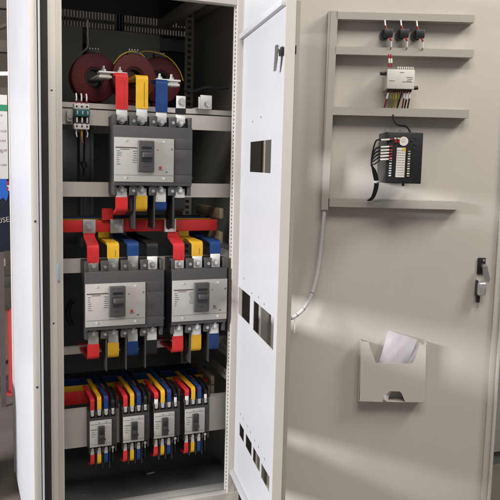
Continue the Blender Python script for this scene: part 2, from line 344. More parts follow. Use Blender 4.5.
# lock on the door: plate, cam lever, barrel
lk = part(MB().box(0.763, 0.793, -0.006, -0.0005, 1.116, 1.178, 0.002), 'lock', 'plastic', odoor)
part(MB().cyl((0.785, -0.006, 1.169), (0.785, -0.009, 1.169), 0.005, bev=0.001), 'screw', 'zinc', lk)
part(MB().cyl((0.783, -0.006, 1.148), (0.783, -0.030, 1.148), 0.009, bev=0.002).prism([(0.774, 1.150), (0.790, 1.152), (0.803, 1.102), (0.800, 1.090), (0.788, 1.094), (0.776, 1.125)], -0.036, -0.026), 'cam_lever', 'zinc', lk)
part(MB().box(0.760, 0.792, -0.040, -0.0005, 1.040, 1.091, 0.008, 3), 'rod_guide', 'chrome', lk)
part(MB().box(0.7595, 0.7625, -0.030, -0.002, 1.036, 1.096, 0.001), 'guide_rim', 'plastic', lk)
part(MB().cyl((0.768, -0.018, 1.037), (0.768, -0.018, 1.012), 0.0075, bev=0.002), 'rod_end', 'plastic', lk)
part(MB().cyl((0.768, -0.018, 1.014), (0.768, -0.018, 0.990), 0.0015), 'rod', 'zinc', lk)

# equipment frame on the outer door
rk = root('equipment_rack', 'grey sheet metal frame of one upright and four shelves on outer door', 'rack', (0.18, 0, 1.345), ODOOR)
OFF = 0.045
part(MB().prism([(0.179, 2.046), (0.204, 2.046), (0.1945, 1.345), (0.171, 1.345)], -OFF, -OFF + 0.002)
     .box(0.170, 0.179, -OFF + 0.002, -0.001, 1.345, 2.046).box(0.19, 0.192, -OFF + .002, -0.001, 1.345, 2.046), 'upright', 'rackp_stepshade', rk)
for z0, z1, xe in ((2.019, 2.044, 0.686), (1.898, 1.925, 0.690), (1.686, 1.715, 0.686), (1.357, 1.387, 0.674)):
    part(MB().box(0.198, xe, -OFF, -OFF + 0.002, z0, z1).box(0.198, xe, -OFF + 0.002, -0.001, z1 - 0.002, z1).box(0.198, xe, -OFF + 0.002, -0.001, z0, z0 + 0.002), 'shelf', 'rackp_stepshade', rk)

# indicator lamp backs
G = 'black lamp units on the door frame'
def lampback(u, z, label):
    r = root('indicator_lamp', label, 'lamp unit', (u, -0.0, z), ODOOR, G)
    part(MB().cyl((u - 0.004, -0.001, z), (u - 0.004, -0.040, z), 0.017, 18, bev=0.003), 'barrel', 'plastic', r)
    part(MB().box(u - 0.012, u + 0.019, -0.060, -0.036, z - 0.014, z + 0.016, 0.003), 'terminal_block', 'plastic', r)
    for s, dx in ((1, -0.004), (-1, 0.008)):
        f = part(MB().cyl((u + dx, -0.058, z + s * 0.014), (u + dx * 1.6 - 0.002 * s, -0.056, z + s * 0.026), 0.003), 'wire_boot', 'wirered', r)
        part(MB().cyl((u + dx * 1.6 - 0.002 * s, -0.056, z + s * 0.026), (u + dx * 1.6 - 0.004 * s, -0.050, z + s * 0.046), 0.0028), 'ferrule', 'ferrule', r)
    part(MB().tube(bez([(u + 0.017, -0.05, z - 0.046), (u + 0.014, -0.045, z - 0.054), (u + 0.012, -0.03, z - 0.060)]), 0.0018), 'wire', 'wirecop', r)
    return r
l0 = lampback(0.379, 1.972, 'leftmost of three black lamp units under the top shelf')
dup(l0, Vector((0.435, 0, 1.973)), 'middle of three black lamp units under the top shelf')
dup(l0, Vector((0.491, 0, 1.972)), 'rightmost of three black lamp units under the top shelf')

# white relay module with screw terminals
tr = root('relay_module', 'white module with screw terminals and wires between door shelves', 'module', (0.43, 0, 1.74), ODOOR)
part(MB().box(0.380, 0.4775, -0.080, -0.004, 1.778, 1.846, 0.003), 'housing', 'pale', tr)
part(MB().box(0.3815, 0.476, -0.0808, -0.0795, 1.7795, 1.8445, 0.0003), 'front_panel', 'pale', tr)
for k in range(8):
    x = 0.4165 + k * 0.0075
    part(MB().box(x, x + 0.0042, -0.076, -0.05, 1.846, 1.856, 0.001), 'terminal', 'pale', tr)
    part(MB().box(x + 0.0042, x + 0.0066, -0.070, -0.05, 1.846, 1.851), 'terminal_gap', 'bodyd', tr)
for k in range(12):
    x = 0.384 + k * 0.0075
    part(MB().box(x, x + 0.004, -0.076, -0.05, 1.770, 1.778, 0.001), 'terminal', 'bodyd', tr)
part(MB().box(0.358, 0.380, -0.075, -0.055, 1.826, 1.838, 0.003), 'clip', 'plastic', tr)
part(MB().cyl((0.478, -0.07, 1.783), (0.493, -0.07, 1.785), 0.0065, bev=0.001), 'clip', 'plastic', tr)
m = MB()
for x0, x1, z in ((0.448, 0.470, 1.818), (0.452, 0.470, 1.812), (0.434, 0.470, 1.802), (0.388, 0.408, 1.805), (0.425, 0.440, 1.834), (0.450, 0.466, 1.806)): m.box(x0, x1, -0.0812, -0.0805, z, z + 0.0022)
part(m, 'printed_text', 'print', tr, kind='stuff')
def lead(par, pts, cols, r=0.0026):
    """short wire made of coloured lengths"""
    for (a, b, c, nm) in cols:
        part(MB().tube(bez([pts[i] for i in range(a, b + 1)], 5), r if nm != 'ferrule' else r * 1.25, 7), nm, c, par)
for x in (0.388, 0.396):
    lead(tr, [(x, -0.068, 1.853), (x, -0.068, 1.868), (x - .001, -0.066, 1.884), (x - .001, -0.05, 1.900)], [(0, 1, 'wirered', 'wire_boot'), (1, 2, 'ferrule', 'ferrule'), (2, 3, 'wirered', 'wire')])
for k, c in enumerate(('wirered', 'wiregrn', 'wiregrn', 'wireyel', 'wiregrn', 'black', 'wirered', 'black', 'black')):
    x = 0.390 + k * 0.0095; dx = -0.010 + 0.004 * random.random() if k in (0, 5) else 0.003 * (random.random() - .5)
    fer = 'ferrule' if k in (0, 6, 7, 8) else c
    lead(tr, [(x, -0.066, 1.778), (x, -0.066, 1.766), (x + dx * .5, -0.062, 1.745 + .004 * random.random()), (x + dx, -0.030, 1.703)], [(0, 1, 'wirered', 'wire_boot'), (1, 2, fer, 'ferrule' if fer == 'ferrule' else 'wire_sleeve'), (2, 3, c, 'wire')])

# black controller
ct = root('controller_unit', 'black controller box with white label strip and wired left terminals', 'controller', (0.43, 0, 1.447), ODOOR)
part(MB().box(0.371, 0.494, -0.185, -0.02, 1.450, 1.624, 0.003), 'housing', 'plastic', ct)
part(MB().box(0.374, 0.491, -0.1865, -0.1845, 1.453, 1.621, 0.0005), 'front_panel', 'plastic', ct)
part(MB().box(0.405, 0.435, -0.19, -0.186, 1.471, 1.571, 0.0005), 'label_strip', 'pale', ct)
part(MB().box(0.423, 0.435, -0.1906, -0.1899, 1.560, 1.570), 'label_tab', 'label', ct)
for k in range(11): part(MB().box(0.406, 0.434, -0.1905, -0.1899, 1.4785 + k * 0.0083, 1.4795 + k * 0.0083), 'label_line', 'print', ct)
for k in range(11):
    part(MB().box(0.3815, 0.3895, -0.1915, -0.186, 1.4735 + k * 0.0083 + (.002 if k > 5 else 0), 1.4783 + k * 0.0083, 0.0008), 'terminal', 'tin', ct)
    part(MB().box(0.4435, 0.4515, -0.1915, -0.186, 1.4735 + k * 0.0083, 1.4783 + k * 0.0083, 0.0008), 'terminal', 'tin' if k % 2 else 'wood', ct)
part(MB().cyl((0.427, -0.186, 1.593), (0.427, -0.189, 1.593), 0.0155, 24), 'round_label', 'ferrule', ct)
part(MB().cyl((0.427, -0.1892, 1.597), (0.427, -0.1898, 1.597), 0.0075, 20), 'round_label_print', 'pale', ct)
for k, x in enumerate((0.396, 0.407)):
    part(MB().box(x, x + 0.007, -0.1905, -0.186, 1.586, 1.599, 0.001), 'terminal', 'wirered', ct)
    part(MB().box(x - 0.002, x + 0.006, -0.1915, -0.186, 1.599, 1.604, 0.0008), 'terminal', 'tin', ct)
for x, z in ((0.451, 1.594), (0.463, 1.603), (0.4625, 1.582), (0.459, 1.568)): part(MB().box(x, x + .007, -0.1885, -0.186, z, z + .004, .0005), 'indicator', 'bodyd', ct)
for x in (0.380, 0.430, 0.462): part(MB().cyl((x, -0.12, 1.623), (x, -0.12, 1.634), 0.007, 12).cyl((x, -0.128, 1.633), (x, -0.112, 1.633), 0.0035, 10), 'mounting_lug', 'zinc', ct)
part(MB().cyl((0.44, -0.15, 1.4495), (0.44, -0.15, 1.440), 0.005, bev=.001), 'mounting_lug', 'bodyd', ct)
for k, z in enumerate((1.598, 1.574, 1.563, 1.553, 1.543, 1.532)):
    xs = 0.383
    lead(ct, [(xs + .006, -0.192, z), (xs - 0.006, -0.193, z), (xs - 0.010, -0.193, z - .001), (xs - 0.033, -0.190, z - 0.003)], [(0, 1, 'wirered', 'wire_boot'), (1, 3, 'ferrule', 'ferrule')], 0.0026)
    pts = [(xs - 0.033, -0.190, z - 0.003), (xs - 0.050, -0.182, z - 0.008 - .002 * k), (xs - 0.060, -0.172, 1.53 - 0.004 * k), (xs - 0.050 + .002 * k, -0.150, 1.49), (xs - 0.034 + 0.0024 * k, -0.110, 1.445), (xs - 0.036 + 0.002 * k, -0.075, 1.40), (xs - 0.048 + .002 * k, -0.055, 1.383)]
    part(MB().tube(bez(pts), 0.0026, 7), 'wire', 'black', ct)
part(MB().cyl((0.352, -0.12, 1.4585), (0.352, -0.116, 1.454), 0.0105, 14), 'cable_tie', 'conduit', ct)
part(MB().tube(bez([(0.415, -0.044, 1.69), (0.414, -0.07, 1.668), (0.424, -0.10, 1.652), (0.444, -0.14, 1.645), (0.456, -0.165, 1.622)]), 0.0034, 8), 'cable', 'black', ct)

# document holder
dh = root('document_holder', 'grey sheet metal document pocket with notched front on outer door', 'document holder', (0.46, 0, 0.627), ODOOR)
front = [(0.336, 0.859), (0.364, 0.857), (0.372, 0.832), (0.3935, 0.779), (0.395, 0.778), (0.523, 0.778), (0.532, 0.782), (0.540, 0.800), (0.556, 0.850), (0.578, 0.856), (0.584, 0.631), (0.511, 0.630), (0.496, 0.664), (0.488, 0.671), (0.452, 0.671), (0.443, 0.662), (0.425, 0.628), (0.340, 0.629)]
part(MB().prism(front, -0.045, -0.0435), 'front_plate', 'paint', dh)
part(MB().box(0.3355, 0.3372, -0.0434, -0.001, 0.629, 0.859), 'side_plate', 'paint', dh)
part(MB().box(0.5805, 0.5822, -0.0434, -0.001, 0.631, 0.856), 'side_plate', 'paint', dh)
part(MB().box(0.338, 0.580, -0.0434, -0.001, 0.629, 0.6305), 'base_plate', 'paint', dh)
def fold_paper(c, wd, ht, ang, off, tilt, amp=0.012):
    m = MB(); bm = m.bm; n = 14; g = []
    for i in range(n + 1):
        row = []
        for j in range(n + 1):
            a, b = (i / n - .5) * wd, (j / n) * ht
            bow = amp * (math.sin(math.pi * i / n) + 0.6 * math.sin(3 * i / n + 4 * j / n) + 0.8 * abs(i / n - 0.62 + 0.25 * (j / n - .5)) + 0.5 * abs(j / n - 0.7) * (1 - i / n) + 0.9 * abs((i / n + j / n) % 0.62 - 0.31) + 0.5 * abs((1.3 * i / n - j / n) % 0.5 - 0.25))
            x = c[0] + a * math.cos(ang) - b * math.sin(ang); z = c[1] + a * math.sin(ang) + b * math.cos(ang)
            row.append(bm.verts.new((x, off - bow - tilt * b, z)))
        g.append(row)
    for i in range(n):
        for j in range(n): bm.faces.new((g[i][j], g[i + 1][j], g[i + 1][j + 1], g[i][j + 1]))
    bmesh.ops.solidify(bm, geom=bm.faces[:], thickness=0.0012)
    return m
pp = root('paper_sheet', 'folded white paper sticking up out of the document pocket', 'paper', (0.45, -0.03, 0.66), ODOOR)
m = fold_paper((0.447, 0.700), 0.112, 0.188, R(-15), -0.004, 0.02, 0.0125)
part(m, 'front_leaf', 'paper', pp)
part(fold_paper((0.456, 0.700), 0.122, 0.176, R(-19), -0.002, -0.01, 0.006), 'back_leaf', 'paper', pp)
m = fold_paper((0.435, 0.634), 0.028, 0.040, R(-14), -0.030, 0.1, 0.008)
solo(m, 'paper_scrap', 'paper', 'crumpled white paper scrap in the lower notch of the pocket', 'paper', (0.435, -0.03, 0.634), ODOOR)

# flexible spiral conduit from the rack to the inner door
pts = bez([(0.183, -0.03, 1.36), (0.181, -0.034, 1.30), (0.176, -0.036, 1.22), (0.166, -0.04, 1.13), (0.152, -0.046, 1.06), (0.134, -0.055, 1.010), (0.112, -0.065, 0.976), (0.080, -0.082, 0.953), (0.055, -0.10, 0.950), (0.03, -0.12, 0.944)], 22)
m = MB().tube(pts, 0.0075, 10, rad=lambda i: 0.0074 if i % 3 else 0.0069)
cnd = root('spiral_conduit', 'grey spiral cable sleeve curving from rack upright to inner door', 'conduit', (0.183, -0.03, 1.36), ODOOR)
part(m, 'sleeve', 'conduit', cnd)
part(MB().tube(bez([(0.083, -0.085, 0.948), (0.085, -0.087, 0.925), (0.084, -0.085, 0.895)]), 0.0015), 'cable_tie', 'ferrule', cnd)
for i in (96, 128, 146, 164):
    a, b = pts[i], pts[i] + (pts[i + 1] - pts[i]) * 0.6; part(MB().cyl(a, b, 0.0079, 12), 'dark_band', 'bodyd', cnd)

# ================================================================== breakers
POLE = 0.0695
def big_breaker(X, Z, poles, label, dot='reddot'):
    r = root('circuit_breaker', label, 'circuit breaker', (X, 0, Z), CAB, 'large moulded case breakers')
    Wd = POLE * poles + (-0.001 if poles == 4 else 0.0)
    # body: base, raised front
    part(MB().box(X + 0.001, X + Wd - 0.001, 0.045, 0.108, Z + 0.004, Z + 0.271, 0.003), 'base', 'body', r)
    part(MB().box(X, X + Wd, 0.002, 0.050, Z + 0.034, Z + 0.238, 0.003), 'cover', 'body', r)
    # end walls between the terminals
    for k in range(poles + 1):
        xc = X + min(max(k * POLE, 0.006), Wd - 0.006)
        w_ = 0.006 if k in (0, poles) else 0.013
        for z0, z1 in ((Z + 0.237, Z + 0.274), (Z, Z + 0.036)):
            part(MB().box(xc - w_, xc + w_, 0.012, 0.06, z0, z1, 0.002), 'pole_wall', 'body', r)
    for k in range(poles):
        xc = X + (k + .5) * POLE - 0.003
        for z in (Z + 0.256, Z + 0.018):
            sh = part(MB().cyl((xc, 0.034, z), (xc, 0.022, z), 0.0105, 6, bev=0.0).cyl((xc, 0.0365, z), (xc, 0.034, z), 0.014, 18), 'terminal_bolt', 'zinc', r)
            part(MB().cyl((xc, 0.0222, z), (xc, 0.0180, z), 0.0062, 12), 'stud', 'chrome', sh)
            if k < poles - 1: part(MB().cyl((xc + POLE / 2 + .003, 0.0125, z - .002), (xc + POLE / 2 + .003, 0.0095, z - .002), 0.0055, 12), 'cover_screw', 'zinc', r)
    # faceplate
    p0, p1, q0, q1 = X, X + 0.2085, Z + 0.0475, Z + 0.1975
    part(MB().box(p0, p1, -0.002, 0.004, q0, q1, 0.0012), 'faceplate', 'plate', r)
    part(MB().box(p0 + 0.001, p1 - 0.001, -0.0028, -0.0018, q0 + 0.0225, q0 + 0.0235), 'plate_line', 'print', r)
    part(MB().box(p0 + 0.004, p0 + 0.077, -0.0030, -0.0018, q1 - 0.036, q1 - 0.0325), 'plate_bar', 'printd', r)
    m = MB()
    for row in range(7):
        z = q1 - 0.047 - row * 0.0075
        m.box(p0 + 0.008, p0 + 0.012 + 0.012 * random.random(), -0.0028, -0.0018, z, z + 0.0022)
        if row < 6: m.box(p0 + 0.066 - .006 * random.random(), p0 + 0.076, -0.0028, -0.0018, z, z + 0.0022)
    m.box(p0 + 0.020, p0 + 0.050, -0.0028, -0.0018, q1 - 0.0415, q1 - 0.039)
    m.box(p0 + 0.152, p0 + 0.170, -0.0028, -0.0018, q0 + 0.041, q0 + 0.0425).box(p0 + 0.178, p0 + 0.186, -0.0028, -0.0018, q0 + 0.032, q0 + 0.0375)
    m.box(p0 + 0.147, p0 + 0.153, -0.0028, -0.0018, q1 - 0.041, q1 - 0.038).box(p0 + 0.198, p0 + 0.204, -0.0028, -0.0018, q1 - 0.039, q1 - 0.033)
    part(m, 'printed_text', 'print', r, kind='stuff')
    part(MB().cyl((p0 + 0.160, -0.0015, q0 + 0.0495), (p0 + 0.160, -0.0050, q0 + 0.0495), 0.0045, 16), 'trip_button', dot, r)
    for dx, dz in ((0.038, 0.0125), (0.172, 0.0125), (0.038, 0.1385), (0.172, 0.1385)):
        part(MB().cyl((p0 + dx, -0.0015, q0 + dz), (p0 + dx, -0.0035, q0 + dz), 0.0042, 14), 'plate_screw', 'tin', r)
    # handle surround
    h0, h1, g0, g1 = p0 + 0.0785, p0 + 0.1355, Z + 0.081, Z + 0.1885
    hs = part(MB().box(h0, h1, -0.016, -0.0018, g0, g1, 0.004, 3), 'handle_surround', 'body', r)
    part(MB().box(h0 + 0.012, h1 - 0.009, -0.0168, -0.0155, g1 - 0.029, g1 - 0.0205), 'handle_slot', 'plastic', hs)
    part(MB().box(h0 + 0.011, h1 - 0.009, -0.0168, -0.0155, g0 + 0.035, g1 - 0.036), 'handle_recess', 'bodyd', hs)
    part(MB().box(h0 + 0.013, h1 - 0.008, -0.036, -0.0165, g0 + 0.050, g1 - 0.040, 0.003), 'toggle', 'body', hs)
    part(MB().box(h0 + 0.018, h1 - 0.024, -0.0170, -0.0158, g0 + 0.018, g0 + 0.021), 'surround_mark', 'bodyd', hs)
    if poles == 4:
        part(MB().box(p1 + 0.002, X + Wd - 0.001, 0.0005, 0.003, q0 - 0.002, q0 + 0.025, .001).box(p1 + 0.002, X + Wd - 0.001, 0.0005, 0.003, q0 + 0.027, q1 - 0.036, .001).box(p1 + 0.002, X + Wd - 0.001, 0.0005, 0.003, q1 - 0.034, q1 + 0.002, .001), 'neutral_cover', 'body', r)
        part(MB().box(X + Wd - 0.001, X + Wd + 0.004, 0.004, 0.014, q0 + 0.012, q0 + 0.019), 'side_clip', 'plastic', r)
    for k in range(1, poles):
        xc = X + k * POLE
        bz = Z - (0.118 if poles == 4 else 0.115)
        part(MB().box(xc + 0.0055, xc + 0.0071, 0.012, 0.105, bz, Z + 0.008), 'phase_barrier', 'barrier', r)
    return r
TX, TZ = 0.270, 1.386; LX, LZ = 0.172, 0.886; RX, RZ = 0.479, 0.886
big_breaker(TX, TZ, 4, 'large four pole breaker on its own at the top of the cabinet')
big_breaker(LX, LZ, 4, 'large four pole breaker on the left of the middle row')
big_breaker(RX, RZ, 3, 'large three pole breaker on the right of the middle row', 'print')

SP = 0.0245
def small_breaker(X, Z, label):
    r = root('small_breaker', label, 'circuit breaker', (X, 0.03, Z), CAB, 'small breakers in the bottom row')
    part(MB().box(X + 0.001, X + 0.097, 0.055, 0.103, Z + 0.002, Z + 0.156, 0.002), 'base', 'bodyd', r)
    part(MB().box(X, X + 0.098, 0.036, 0.058, Z + 0.026, Z + 0.132, 0.002), 'cover', 'bodyd', r)
    for k in range(5):
        xc = X + min(max(k * SP, 0.0025), 0.0955)
        for z0, z1 in ((Z + 0.131, Z + 0.157), (Z, Z + 0.027)):
            part(MB().box(xc - 0.0028, xc + 0.0028, 0.040, 0.062, z0, z1, 0.001), 'pole_wall', 'bodyd', r)
    for k in range(4):
        xc = X + (k + .5) * SP
        for z in (Z + 0.142, Z + 0.014):
            part(MB().cyl((xc, 0.054, z), (xc, 0.046, z), 0.0055, 10), 'terminal_bolt', 'tin', r)
    part(MB().box(X + 0.0005, X + 0.0775, 0.030, 0.0365, Z + 0.0285, Z + 0.1245, 0.001), 'faceplate', 'plate', r)
    m = MB().box(X + 0.004, X + 0.024, 0.0292, 0.0302, Z + 0.092, Z + 0.0945).box(X + 0.002, X + 0.076, 0.0292, 0.0302, Z + 0.038, Z + 0.039)
    m.box(X + 0.002, X + 0.076, 0.0292, 0.0302, Z + 0.112, Z + 0.113)
    for k in range(3): m.box(X + 0.006, X + 0.016 + .004 * (k % 2), 0.0292, 0.0302, Z + 0.083 - k * 0.008, Z + 0.0845 - k * 0.008)
    m.box(X + 0.030, X + 0.034, .0292, .0302, Z + 0.116, Z + 0.119).box(X + 0.056, X + 0.060, .0292, .0302, Z + 0.116, Z + 0.119)
    part(m, 'printed_text', 'print', r, kind='stuff')
    hs = part(MB().box(X + 0.0275, X + 0.0515, 0.018, 0.0302, Z + 0.040, Z + 0.1065, 0.003, 3), 'handle_surround', 'bodyd', r)
    part(MB().box(X + 0.031, X + 0.048, 0.0172, 0.0185, Z + 0.062, Z + 0.094), 'handle_recess', 'plastic', hs)
    part(MB().box(X + 0.032, X + 0.047, 0.006, 0.0178, Z + 0.066, Z + 0.078, 0.002), 'toggle', 'bodyd', hs)
    part(MB().cyl((X + 0.052, 0.0305, Z + 0.055), (X + 0.052, 0.026, Z + 0.055), 0.004, 12), 'trip_button', 'plastic', r)
    part(MB().box(X + 0.0785, X + 0.0975, 0.0350, 0.0365, Z + 0.029, Z + 0.1295, .0005), 'neutral_cover', 'bodyd', r)
    part(MB().box(X + 0.0995, X + 0.110, 0.065, 0.19, Z + 0.150, Z + 0.196, 0.002), 'side_barrier', 'plastic', r)
    for k in range(1, 4):
        part(MB().box(X + k * SP - .0005, X + k * SP + .0006, 0.045, 0.10, Z - 0.062, Z + 0.002), 'phase_barrier', 'barrier', r)
    return r
SX = (0.191, 0.310, 0.4245, 0.5425); SZ = 0.461
WH = ('first small breaker from the left in the bottom row', 'second small breaker from the left in the bottom row', 'third small breaker from the left in the bottom row', 'fourth small breaker, at the right end of the bottom row')
s0 = small_breaker(SX[0], SZ, WH[0])
for k in range(1, 4): dup(s0, Vector((SX[k], 0.03, SZ + 0.0015 * k)), WH[k])

# ================================================================== straps and busbars
CN = dict(red='red', yellow='yellow', blue='blue', black='black')
def strap(col, xc, wd, path, label, group, lug=None, lug_end=None, t=0.010, name='busbar_strap'):
    b = Vector((xc, path[0][0], path[0][1]))
    r = root(name, label, 'busbar strap', b, CAB, group)
    part(MB().ribbon(xc - wd / 2, xc + wd / 2, path, t), 'sleeve', col, r)
    if wd > 0.035 and col in ('red', 'yellow') and path[-1][1] < path[0][1] and lug and abs(path[-1][0] - path[-2][0]) < 1e-6:
        zt_, zb_ = path[-2][1] - 0.02, path[-1][1] + 0.006
        part(MB().box(xc + 0.006, xc + 0.0075, path[-1][0] - t / 2 - 0.0004, path[-1][0] - t / 2 + 0.001, zb_, zt_) if zt_ > zb_ + .01 else MB().box(xc + 0.006, xc + 0.0075, path[-1][0] - t / 2 - 0.0004, path[-1][0] - t / 2 + 0.001, zb_, zb_ + .012), 'print_line', 'printd', r)
    for L in (lug, lug_end):
        if L: part(MB().box(xc - wd * 0.46, xc + wd * 0.46, L[0], L[0] + 0.005, L[1], L[2], 0.001), 'lug', L[3] if len(L) > 3 else 'tin', r)
    return r
G1 = 'sleeved straps on the large breakers'
tx = [TX + (k + .5) * POLE - 0.003 for k in range(4)]
lx = [LX + (k + .5) * POLE - 0.003 for k in range(4)]
rx = [RX + (k + .5) * POLE - 0.003 for k in range(3)]
# top breaker, upper side
strap('red', tx[0], 0.041, [(0.10, 1.796), (0.030, 1.796), (0.030, 1.678)], 'red strap dropping from the left transformer onto the top breaker', G1, (0.028, 1.640, 1.679))
strap('yellow', tx[1], 0.041, [(0.20, 1.793), (0.030, 1.793), (0.030, 1.684)], 'yellow strap dropping through the middle transformer onto the top breaker', G1, (0.028, 1.640, 1.685))
strap('blue', tx[2], 0.041, [(0.10, 1.783), (0.030, 1.783), (0.030, 1.675)], 'blue strap dropping from the right transformer onto the top breaker', G1, (0.028, 1.640, 1.676))
r = strap('black', tx[3], 0.036, [(0.030, 1.692), (0.030, 1.671)], 'short black and tinned strap on the right terminal of the top breaker', G1, (0.028, 1.640, 1.672, 'ferrule'), (0.026, 1.690, 1.735, 'pale'))
bt = part(MB().cyl((tx[3] + .002, 0.026, 1.714), (tx[3] + .002, 0.017, 1.714), 0.010, 6).cyl((tx[3] + .002, 0.0262, 1.714), (tx[3] + .002, 0.024, 1.714), 0.014, 18), 'bolt', 'zinc', r)
e = root('earth_terminal', 'tinned angle plate with one bolt standing on the upper rail', 'terminal', (0.625, 0.105, 1.70), CAB)
part(MB().box(0.606, 0.651, 0.100, 0.105, 1.700, 1.750, 0.001).box(0.599, 0.606, 0.101, 0.105, 1.700, 1.743, 0.001), 'plate', 'tin', e)
part(MB().box(0.599, 0.651, 0.105, 0.19, 1.7012, 1.706), 'foot', 'tin', e)
part(MB().cyl((0.634, 0.100, 1.718), (0.634, 0.090, 1.718), 0.010, 6).cyl((0.634, 0.1002, 1.718), (0.634, 0.0975, 1.718), 0.014, 18), 'bolt', 'zinc', e)
# top breaker, lower side
strap('red', tx[0], 0.041, [(0.030, 1.379), (0.030, 1.335), (0.085, 1.318)], 'red strap below the left pole of the top breaker', G1, (0.028, 1.378, 1.410))
strap('yellow', tx[1], 0.041, [(0.030, 1.384), (0.030, 1.335), (0.185, 1.322)], 'yellow strap below the second pole of the top breaker', G1, (0.028, 1.383, 1.410))
strap('blue', tx[2], 0.041, [(0.030, 1.363), (0.030, 1.335), (0.262, 1.322)], 'blue strap with white end below the third pole of top breaker', G1, (0.028, 1.362, 1.410, 'ferrule'))
strap('black', tx[3], 0.041, [(0.030, 1.378), (0.030, 1.335), (0.335, 1.322)], 'black strap with white end below the right pole of top breaker', G1, (0.028, 1.372, 1.410, 'ferrule'))
# main busbars, one behind the other
G2 = 'main busbars behind the middle row'
for col, y, x1, lb in (('red', 0.118, 0.687, 'long red main busbar nearest the front, between top and middle breakers'), ('yellow', 0.200, 0.69, 'long yellow main busbar just behind the red one'),
                       ('blue', 0.278, 0.72, 'long blue main busbar behind the yellow one'), ('black', 0.350, 0.70, 'long black neutral busbar furthest back between the rows')):
    rr = root('busbar', lb, 'busbar', (0.04, y, 1.25), CAB, G2)
    part(MB().box(0.04, x1, y, y + 0.010, 1.2500, 1.292, 0.002), 'bar', col, rr)
# down strap of the top breaker to the red bar
strap('red', 0.268, 0.038, [(0.112, 1.335), (0.112, 1.294)], 'short red riser strap joining the top breaker to the red busbar', G1, t=.012)
strap('black', 0.500, 0.034, [(0.108, 1.335), (0.108, 1.268)], 'black riser strap in front of the red busbar', G1, t=.006)
jp = root('joint_plate', 'white bare joint piece framing the black riser on the red busbar', 'joint plate', (0.502, 0.104, 1.248), CAB)
part(MB().box(0.476, 0.482, 0.100, 0.116, 1.249, 1.295, .001), 'side_edge', 'pale', jp)
part(MB().box(0.5135, 0.5195, 0.100, 0.116, 1.249, 1.297, .001), 'side_edge', 'pale', jp)
part(MB().prism([(0.482, 1.262), (0.492, 1.257), (0.503, 1.262), (0.5135, 1.264), (0.5135, 1.249), (0.482, 1.249)], 0.102, 0.112), 'lower_edge', 'ferrule', jp)
# insulator supports at the right
for x, lb in ((0.689, 'cream insulating support at the right end of main busbars'), ):
    ins = root('busbar_support', lb, 'busbar support', (x, 0.10, 1.19), CAB)
    part(MB().box(x, x + 0.016, 0.10, 0.38, 1.200, 1.2465, 0.002), 'lower_half', 'wood', ins)
    part(MB().box(x, x + 0.016, 0.10, 0.38, 1.296, 1.335, 0.002), 'upper_half', 'wood', ins)
# middle row upper straps: back on the busbar, forward, down to the terminals
zt = (1.208, 1.213, 1.216, 1.213)
for xs, nm, n in ((lx, 'left middle breaker', 4), (rx, 'right middle breaker', 3)):
    for k in range(n):
        col = ('red', 'yellow', 'blue', 'black')[k]; yb = (0.112, 0.205, 0.283, 0.355)[k]; zr = (1.222, 1.216, 1.217, 1.214)[k]
        low = (1.152, 1.166, 1.173, 1.17)[k]
        ps = [(yb, 1.290 if k else 1.252), (yb, zr + (0.010 if k == 0 else 0.002)), (0.033, zr - 0.006 if k == 0 else zr), (0.033, low)]
        if k == 0: ps = [(yb - .0, 1.2485), (yb, 1.232), (0.036, 1.210), (0.033, 1.195), (0.033, low)]
        rr = strap(col, xs[k], 0.040, ps, f'{col} cranked strap from the {col if k < 3 else "neutral"} busbar down to the {nm}', G1, (0.028, 1.120, low + 0.001, 'zinc' if (xs is lx and k < 3) else 'ferrule'))
        if k == 0 and xs is lx:
            rr2 = part(MB().box(xs[k] - 0.022, xs[k] + 0.022, 0.106, 0.117, 1.247, 1.296, 0.001), 'clamp_plate', 'zinc', rr)
            part(MB().cyl((xs[k], 0.106, 1.271), (xs[k], 0.097, 1.271), 0.009, 6), 'bolt', 'chrome', rr2)
cl = root('joint_plate', 'grey steel joint plate with one bolt on red busbar, right of left strap', 'joint plate', (0.293, 0.106, 1.247), CAB)
part(MB().box(0.278, 0.321, 0.104, 0.117, 1.247, 1.296, 0.001), 'clamp_plate', 'zinc', cl)
part(MB().cyl((0.299, 0.104, 1.273), (0.299, 0.095, 1.273), 0.009, 6), 'bolt', 'chrome', cl)
part(MB().box(0.3212, 0.3235, 0.102, 0.116, 1.247, 1.297), 'white_edge', 'pale', cl)
# middle row lower straps
for xs, nm, n in ((lx, 'left middle breaker', 4), (rx, 'right middle breaker', 3)):
    for k in range(n):
        col = ('red', 'yellow', 'blue', 'black')[k]
        hi = 0.866 if xs is lx else 0.874
        rr = strap(col, xs[k], 0.040, [(0.033, hi), (0.033, 0.815), (0.26 + .05 * k, 0.808)], f'{col} strap bending back below the {nm}', G1, (0.028, hi - 0.001, 0.910, ('zinc' if k < 3 else 'ferrule') if xs is lx else 'ferrule'))
# lower busbars
G3 = 'lower busbars behind the bottom row'
for col, y, z, lb in (('red', 0.205, 0.615, 'red lower busbar nearest the front above the small breakers'), ('yellow', 0.262, 0.619, 'yellow lower busbar behind the red lower one'), ('blue', 0.350, 0.622, 'blue lower busbar behind the yellow lower one'), ('black', 0.42, 0.622, 'black lower neutral busbar furthest back')):
    rr = root('busbar', lb, 'busbar', (0.04, y, z), CAB, G3)
    part(MB().box(0.04, 0.69 if col != 'blue' else 0.735, y, y + 0.008, z - 0.022, z + 0.028, 0.002), 'bar', col, rr)
ins = root('busbar_support', 'cream insulating support at the right end of lower busbars', 'busbar support', (0.692, 0.18, 0.59), CAB)
part(MB().box(0.692, 0.707, 0.17, 0.46, 0.585, 0.625, 0.002).box(0.692, 0.707, 0.17, 0.46, 0.629, 0.664, 0.002), 'block', 'wood', ins)
